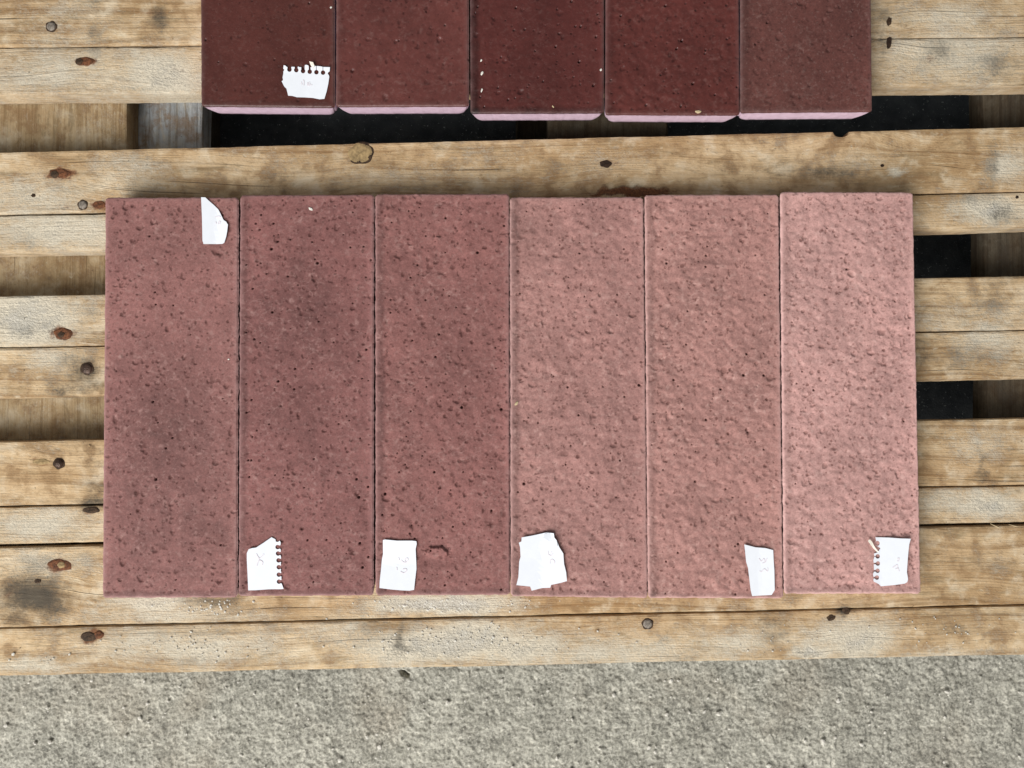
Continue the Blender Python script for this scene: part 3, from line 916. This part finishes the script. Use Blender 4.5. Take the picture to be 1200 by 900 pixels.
def tile_z(key, x, y):
    """height of the tile's face at world x, y (a little smoothed)"""
    t = TILES[key]
    c = t['c']
    e = c[1] - c[0]; d = c[3] - c[0]
    p = np.array([x, y]) - c[0]
    det = e[0] * d[1] - e[1] * d[0]
    u = (p[0] * d[1] - p[1] * d[0]) / det; v = (e[0] * p[1] - e[1] * p[0]) / det
    i = np.searchsorted(t['us'], u * t['W']); j = np.searchsorted(t['vs'], v * t['L'])
    i = int(np.clip(i, 2, t['n'] - 3)); j = int(np.clip(j, 2, t['m'] - 3))
    return t['ztop'] + float(np.median(t['z'][j - 2:j + 3, i - 2:i + 3]))


# ------------------------------------------------------------------ paper slips
def notch(c, r, o, e, w):
    """keyhole of a torn perforation. traversal tangent is o turned clockwise in the picture"""
    o = np.array(o, float); T = np.array([-o[1], o[0]])
    c = np.array(c, float)
    th0 = math.asin(min(.99, w / r))
    pts = [c + o * e - T * w]
    for th in np.linspace(th0, 2 * math.pi - th0, 12):
        pts.append(c + r * (o * math.cos(th) - T * math.sin(th)))
    pts.append(c + o * e + T * w)
    return [tuple(p) for p in pts]


def paper_poly(pts, conv, key, lift, zbase, mat, name, parent=None, org=None, cuts=2, thick=0.00012):
    W2 = []
    for (a, b) in pts:
        px, py = conv(a, b)
        x, y = un(px, py, DECK + THK)
        W2.append((float(x), float(y)))
    cx = sum(p[0] for p in W2) / len(W2); cy = sum(p[1] for p in W2) / len(W2)
    if org is None: org = (cx, cy, max(tile_z(key, cx + (a - cx) * f, cy + (b - cy) * f) for a, b in W2 for f in (0, .35, .7, .95)))
    bm = bmesh.new()
    vs = [bm.verts.new((x, y, 0)) for x, y in W2]
    fc = bm.faces.new(vs)
    fc.normal_update()
    if fc.normal.z < 0: fc.normal_flip()
    bmesh.ops.triangulate(bm, faces=[fc], quad_method='BEAUTY', ngon_method='BEAUTY')
    long = [e for e in bm.edges if e.calc_length() > 0.004]
    bmesh.ops.subdivide_edges(bm, edges=long, cuts=cuts, use_grid_fill=True)
    bmesh.ops.triangulate(bm, faces=bm.faces[:])
    long = [e for e in bm.edges if e.calc_length() > 0.004]
    bmesh.ops.subdivide_edges(bm, edges=long, cuts=1, use_grid_fill=True)
    bmesh.ops.triangulate(bm, faces=bm.faces[:])
    zf = lambda x, y: zbase + lift(x - cx, y - cy)
    for v in bm.verts:
        zz = zf(v.co.x, v.co.y)
        v.co = Vector((v.co.x - org[0], v.co.y - org[1], zz))
    res = bmesh.ops.solidify(bm, geom=bm.faces[:], thickness=thick)
    bmesh.ops.recalc_face_normals(bm, faces=bm.faces[:])
    for f in bm.faces: f.smooth = False
    me = bpy.data.meshes.new(name)
    bm.to_mesh(me); bm.free()
    o = obj(name, me, mat, parent, (0, 0, 0) if parent else org)
    return o, org, (cx, cy), zf


def ink(paper, org, zf, conv, strokes, w=0.00028):
    V = []; Q = []
    for st in strokes:
        # smooth the stroke
        P = [np.array(un(*conv(a, b), DECK + THK)) for a, b in st]
        R = []
        for i in range(len(P) - 1):
            p0 = P[max(0, i - 1)]; p1 = P[i]; p2 = P[i + 1]; p3 = P[min(len(P) - 1, i + 2)]
            for t in np.linspace(0, 1, 5)[: 5 if i == len(P) - 2 else 4]:
                R.append(.5 * ((2 * p1) + (-p0 + p2) * t + (2 * p0 - 5 * p1 + 4 * p2 - p3) * t * t + (-p0 + 3 * p1 - 3 * p2 + p3) * t ** 3))
        b0 = len(V)
        for i, p in enumerate(R):
            d = R[min(i + 1, len(R) - 1)] - R[max(0, i - 1)]
            nrm = np.array([-d[1], d[0]]) / (np.linalg.norm(d) + 1e-9) * w
            for s in (-1, 1):
                x, y = p + nrm * s
                V.append((x - org[0], y - org[1], zf(x, y) + 0.00025))
            if i: Q.append((b0 + 2 * i - 2, b0 + 2 * i - 1, b0 + 2 * i + 1, b0 + 2 * i))
    obj('handwriting', mesh_np('handwriting', V, Q, None, smooth=False), M_INK, paper)


def cv(ox, oy, s):
    return lambda a, b: (ox + a / s, oy + b / s)


def slip(key, conv, pts, label, lift, strokes, extra=()):
    o, org, cc, zf = paper_poly(pts, conv, key, lift, 0.00030, M_PAPER, 'paper_slip')
    tag(o, label, 'paper', 'torn paper slips on the tiles')
    ink(o, org, zf, conv, strokes)
    for nm, ep, eh, mt in extra:
        paper_poly(ep, conv, key, lambda x, y, eh=eh: eh + 0.25 * abs(x) + .1 * y, 0.0006, mt, nm, parent=o, org=org, cuts=1)
    return o


UP, LF, RT = (0, -1), (-1, 0), (1, 0)
pU1 = [(185, 240), (195, 182), (225, 190), (250, 215)] + notch((293, 255), 40, UP, 45, 34) + [(355, 208)] + notch((412, 263), 40, UP, 52, 26) + [(450, 204), (475, 215)] + \
    notch((530, 278), 40, UP, 66, 30) + [(565, 176), (600, 174), (628, 188)] + notch((648, 290), 40, UP, 80, 16) + [(690, 215), (745, 192)] + \
    notch((765, 300), 40, UP, 105, 5) + [(830, 200), (872, 208)] + notch((882, 308), 40, UP, 96, 5) + \
    [(1006, 216), (1000, 285), (972, 305), (965, 330), (985, 352), (992, 385), (975, 500), (945, 640), (905, 768), (820, 775), (700, 750), (560, 740), (420, 738),
     (340, 715), (270, 712), (240, 590), (200, 550), (155, 460), (180, 440), (172, 390), (185, 330), (186, 290), (205, 260)]
slip('U1', cv(320, 65, 15), pU1, 'torn white slip with a perforated far edge on the chocolate brown tile', lambda x, y: 0.10 * max(0, y) + .02 * abs(x),
     [[(525, 440), (545, 455), (540, 535)], [(500, 470), (510, 520)], [(615, 480), (605, 510), (612, 538)], [(610, 488), (650, 478)], [(615, 535), (690, 522)], [(610, 512), (660, 505)]],
     extra=[('torn_sliver', [(650, 128), (715, 140), (742, 205), (700, 235), (668, 180)], .0012, M_PAPERC)])
slip('T1', cv(220, 225, 12.86), [(215, 88), (275, 88), (330, 140), (400, 200), (470, 270), (510, 350), (550, 430), (590, 455), (617, 500), (605, 600), (590, 680), (560, 770),
     (530, 787), (250, 790), (235, 740), (228, 400)], 'white slip with a slanted torn side at the far end of the leftmost tile', lambda x, y: 0.09 * abs(x) + .0002,
     [[(420, 385), (470, 372), (505, 378)], [(470, 490), (475, 455), (500, 450), (490, 490)], [(430, 450), (440, 490)]])
pT2 = [(490, 105), (540, 132), (548, 165), (575, 168), (598, 150), (612, 180)] + notch((570, 235), 30, RT, 36, 22) + [(612, 278)] + notch((576, 320), 30, RT, 34, 22) + [(614, 362)] + \
    notch((582, 410), 30, RT, 34, 22) + [(612, 455)] + notch((585, 500), 30, RT, 30, 22) + [(612, 550)] + notch((586, 598), 30, RT, 34, 22) + [(620, 645)] + notch((588, 690), 30, RT, 34, 22) + \
    [(632, 735), (650, 785), (600, 790), (450, 790), (290, 800), (190, 800), (180, 560), (172, 400), (172, 310), (195, 260), (240, 245), (290, 240), (390, 175)]
slip('T2', cv(275, 620, 11.25), pT2, 'white slip with a perforated right side and slanted far edge on a dark mauve tile', lambda x, y: 0.07 * abs(x) + .0001,
     [[(295, 320), (335, 380), (390, 325)], [(300, 480), (315, 430), (345, 410), (375, 430), (370, 470)], [(325, 380), (340, 410)]])
slip('T3', cv(430, 620, 11.25), [(215, 140), (240, 132), (400, 148), (600, 148), (655, 155), (660, 190), (645, 260), (650, 400), (655, 520), (640, 650), (625, 795), (560, 805),
     (450, 800), (330, 790), (170, 770), (172, 690), (185, 560), (200, 400), (215, 330)], 'plain upright white slip to the left of the scab on a brown-mauve tile',
     lambda x, y: 0.06 * abs(y) + .0001, [[(420, 370), (430, 410)], [(455, 405), (485, 435), (520, 430), (545, 405), (535, 380), (500, 400), (520, 440)],
                                          [(445, 555), (490, 575), (525, 545), (515, 520), (475, 528)], [(395, 500), (400, 540)]])
slip('T4', cv(590, 615, 10.59), [(225, 150), (350, 130), (480, 103), (540, 87), (625, 95), (630, 150), (660, 190), (690, 270), (740, 350), (750, 480), (775, 580), (785, 690),
     (700, 715), (590, 740), (580, 775), (480, 780), (350, 812), (330, 760), (160, 740), (185, 640), (195, 450), (212, 390), (205, 270), (190, 215), (222, 200)],
     'largest white slip, ragged with a folded corner, on a pale pink-brown tile', lambda x, y: 0.07 * abs(x) + .03 * max(0, y) + .0002,
     [[(548, 320), (558, 365), (590, 378), (610, 350)], [(575, 480), (578, 440), (605, 425), (630, 448), (632, 478)], [(585, 345), (600, 330)]],
     extra=[('folded_corner', [(490, 150), (512, 105), (545, 90), (622, 98), (628, 150), (656, 185), (668, 262), (640, 250), (570, 205)], .0011, M_PAPER)])
slip('T5', cv(850, 625, 11.25), [(240, 140), (390, 180), (520, 190), (620, 215), (625, 330), (635, 480), (640, 740), (600, 805), (480, 812), (345, 820), (325, 740), (290, 450),
     (265, 370), (250, 220)], 'narrow white slip with a tapering foot on the bumpiest pink tile', lambda x, y: 0.05 * abs(x) + .0002,
     [[(435, 325), (465, 365), (500, 330), (515, 380), (538, 325)], [(440, 490), (470, 500), (505, 465), (545, 495), (548, 450)], [(480, 390), (505, 380)]])
pT6 = [(225, 105), (400, 108), (550, 118), (680, 120), (660, 190), (650, 280), (640, 400), (630, 560), (645, 650), (635, 690), (600, 710), (480, 730), (300, 750),
       (272, 722), (240, 705), (205, 690), (198, 672)] + notch((245, 635), 30, LF, 46, 12) + [(192, 590)] + notch((255, 545), 30, LF, 50, 12) + [(205, 500)] + notch((258, 450), 30, LF, 56, 10) + [(198, 405)] + \
    notch((256, 356), 30, LF, 46, 5) + [(205, 318), (250, 305), (292, 250), (262, 228)] + notch((250, 185), 34, LF, 30, 18) + [(235, 150)]
slip('T6', cv(1005, 620, 11.25), pT6, 'white slip with a perforated left side on the palest pink tile', lambda x, y: 0.07 * abs(x) + .0001,
     [[(505, 385), (530, 378), (522, 415), (505, 410)], [(445, 505), (480, 480), (505, 465), (512, 500), (530, 550)], [(480, 520), (520, 505)]],
     extra=[('torn_sliver', [(108, 145), (138, 125), (175, 165), (215, 240), (262, 300), (240, 295), (185, 240)], .0008, M_PAPERC)])


# ------------------------------------------------------------------ crumbs
def pebble(name, r, seed, flat=.6, asp=1.0):
    bm = bmesh.new()
    bmesh.ops.create_icosphere(bm, subdivisions=1, radius=1)
    rr = random.Random(seed)
    for v in bm.verts:
        k = rr.uniform(.7, 1.15)
        v.co = Vector((v.co.x * r * k * asp, v.co.y * r * k, v.co.z * r * k * flat))
    me = bpy.data.meshes.new(name)
    bm.to_mesh(me); bm.free()
    return me


def chip(key, px, py, r, mat, label, rot=0.0, asp=1.0, name='stray_chip', cat='chip'):
    x, y = un(px, py, DECK + THK)
    z = tile_z(key, float(x), float(y))
    o = obj(name, pebble(name, r * .75 * PXM, int(px * 7 + py), .35, asp), mat, None, (float(x), float(y), z + r * PXM * .2))
    o.rotation_euler.z = rot
    tag(o, label, cat, 'stray chips on the tiles')


chip('T2', 364, 245, 2.2, M_CHIP, 'white sliver near the far end of the second near-row tile', -.4, 2.0)
chip('T4', 605, 473, 2.6, M_STRAW, 'tan grain at the left edge of the pale pink-brown tile', .9, 1.6)
chip('U4', 818, 131, 2.8, M_STRAW, 'straw-coloured crumb on the near edge of the pocked oxblood tile', .1, 1.9)
chip('U3', 565, 86, 2.2, M_CHIP, 'largest white fleck in the line on the dark oxblood tile', 1.2, 1.7)
chip('U3', 564, 71, 1.5, M_CHIP, 'farthest small white fleck on the dark oxblood tile', 1.2, 1.6)
chip('U3', 564.5, 106, 1.6, M_CHIP, 'nearest white fleck in the line on the dark oxblood tile', 1.3, 2.4)
chip('U3', 704, 82, 1.8, M_CHIP, 'white fleck at the right edge of the dark oxblood tile', 1.2, 1.4)
chip('U3', 648, 125, 1.2, M_STRAW, 'thin tan fleck at the near edge of the dark oxblood tile', -1.0, 2.6)
chip('U1', 388, 9, 1.8, M_CHIP, 'white fleck by the right edge of the chocolate brown tile', .5, 1.3)
chip('T1', 268, 421, 1.4, M_CHIP, 'tiny white fleck at the right edge of the leftmost tile', .5, 1.2)


def crumbs(name, spots, mat, label, cat, z):
    V = []; T = []
    bm = bmesh.new(); bmesh.ops.create_icosphere(bm, subdivisions=1, radius=1)
    bm.verts.ensure_lookup_table()
    bv = np.array([v.co[:] for v in bm.verts]); bt = np.array([[v.index for v in f.verts] for f in bm.faces])
    bm.free()
    r_ = np.random.default_rng(5)
    for (x, y, r) in spots:
        k = r_.uniform(.65, 1.2, (len(bv), 1))
        p = bv * k * r * np.array([r_.uniform(.8, 1.4), 1, .6])
        a = r_.uniform(0, 6.28); ca, sa = math.cos(a), math.sin(a)
        p = np.stack([p[:, 0] * ca - p[:, 1] * sa, p[:, 0] * sa + p[:, 1] * ca, p[:, 2]], 1) + np.array([x, y, z + r * .25])
        T.append(bt + len(V) * len(bv)); V.append(p)
    me = mesh_np(name, np.concatenate(V), None, np.concatenate(T), smooth=False)
    tag(obj(name, me, mat), label, cat, kind='stuff')


sp = []
for (cx, cy, sx, sy, nn, rr) in [(525, 708, 75, 8, 160, 1.3), (560, 750, 120, 18, 140, 1.1), (245, 712, 40, 9, 60, 1.3), (230, 755, 70, 18, 90, 1.0), (905, 768, 60, 5, 30, 1.2),
                                 (1000, 745, 150, 18, 50, .9), (700, 700, 300, 3, 50, .8), (60, 770, 50, 12, 10, 1.6), (1130, 740, 60, 18, 30, .9)]:
    for q in range(nn):
        px, py = rng.normal(cx, sx * .6), rng.normal(cy, sy * .6)
        if not (702.5 < py < 782 - 0.02 * px): continue
        x, y = un(px, py, DECK)
        sp.append((float(x), float(y), abs(rng.normal(rr, rr * .4)) * .75 * PXM))
crumbs('cement_crumbs', sp, M_CRUMB, 'grey cement crumbs crusted along the nearest deck boards', 'crumbs', DECK - .0004)
sp = []
for q in range(550):
    px, py = rng.uniform(-60, 1260), rng.uniform(795, 960)
    x, y = un(px, py, 0)
    sp.append((float(x), float(y), float(np.clip(rng.lognormal(math.log(.0008), .55), .0004, .0026))))
crumbs('grit', sp, M_CRUMB, 'pale grit scattered over the rough concrete floor', 'grit', -0.0014)
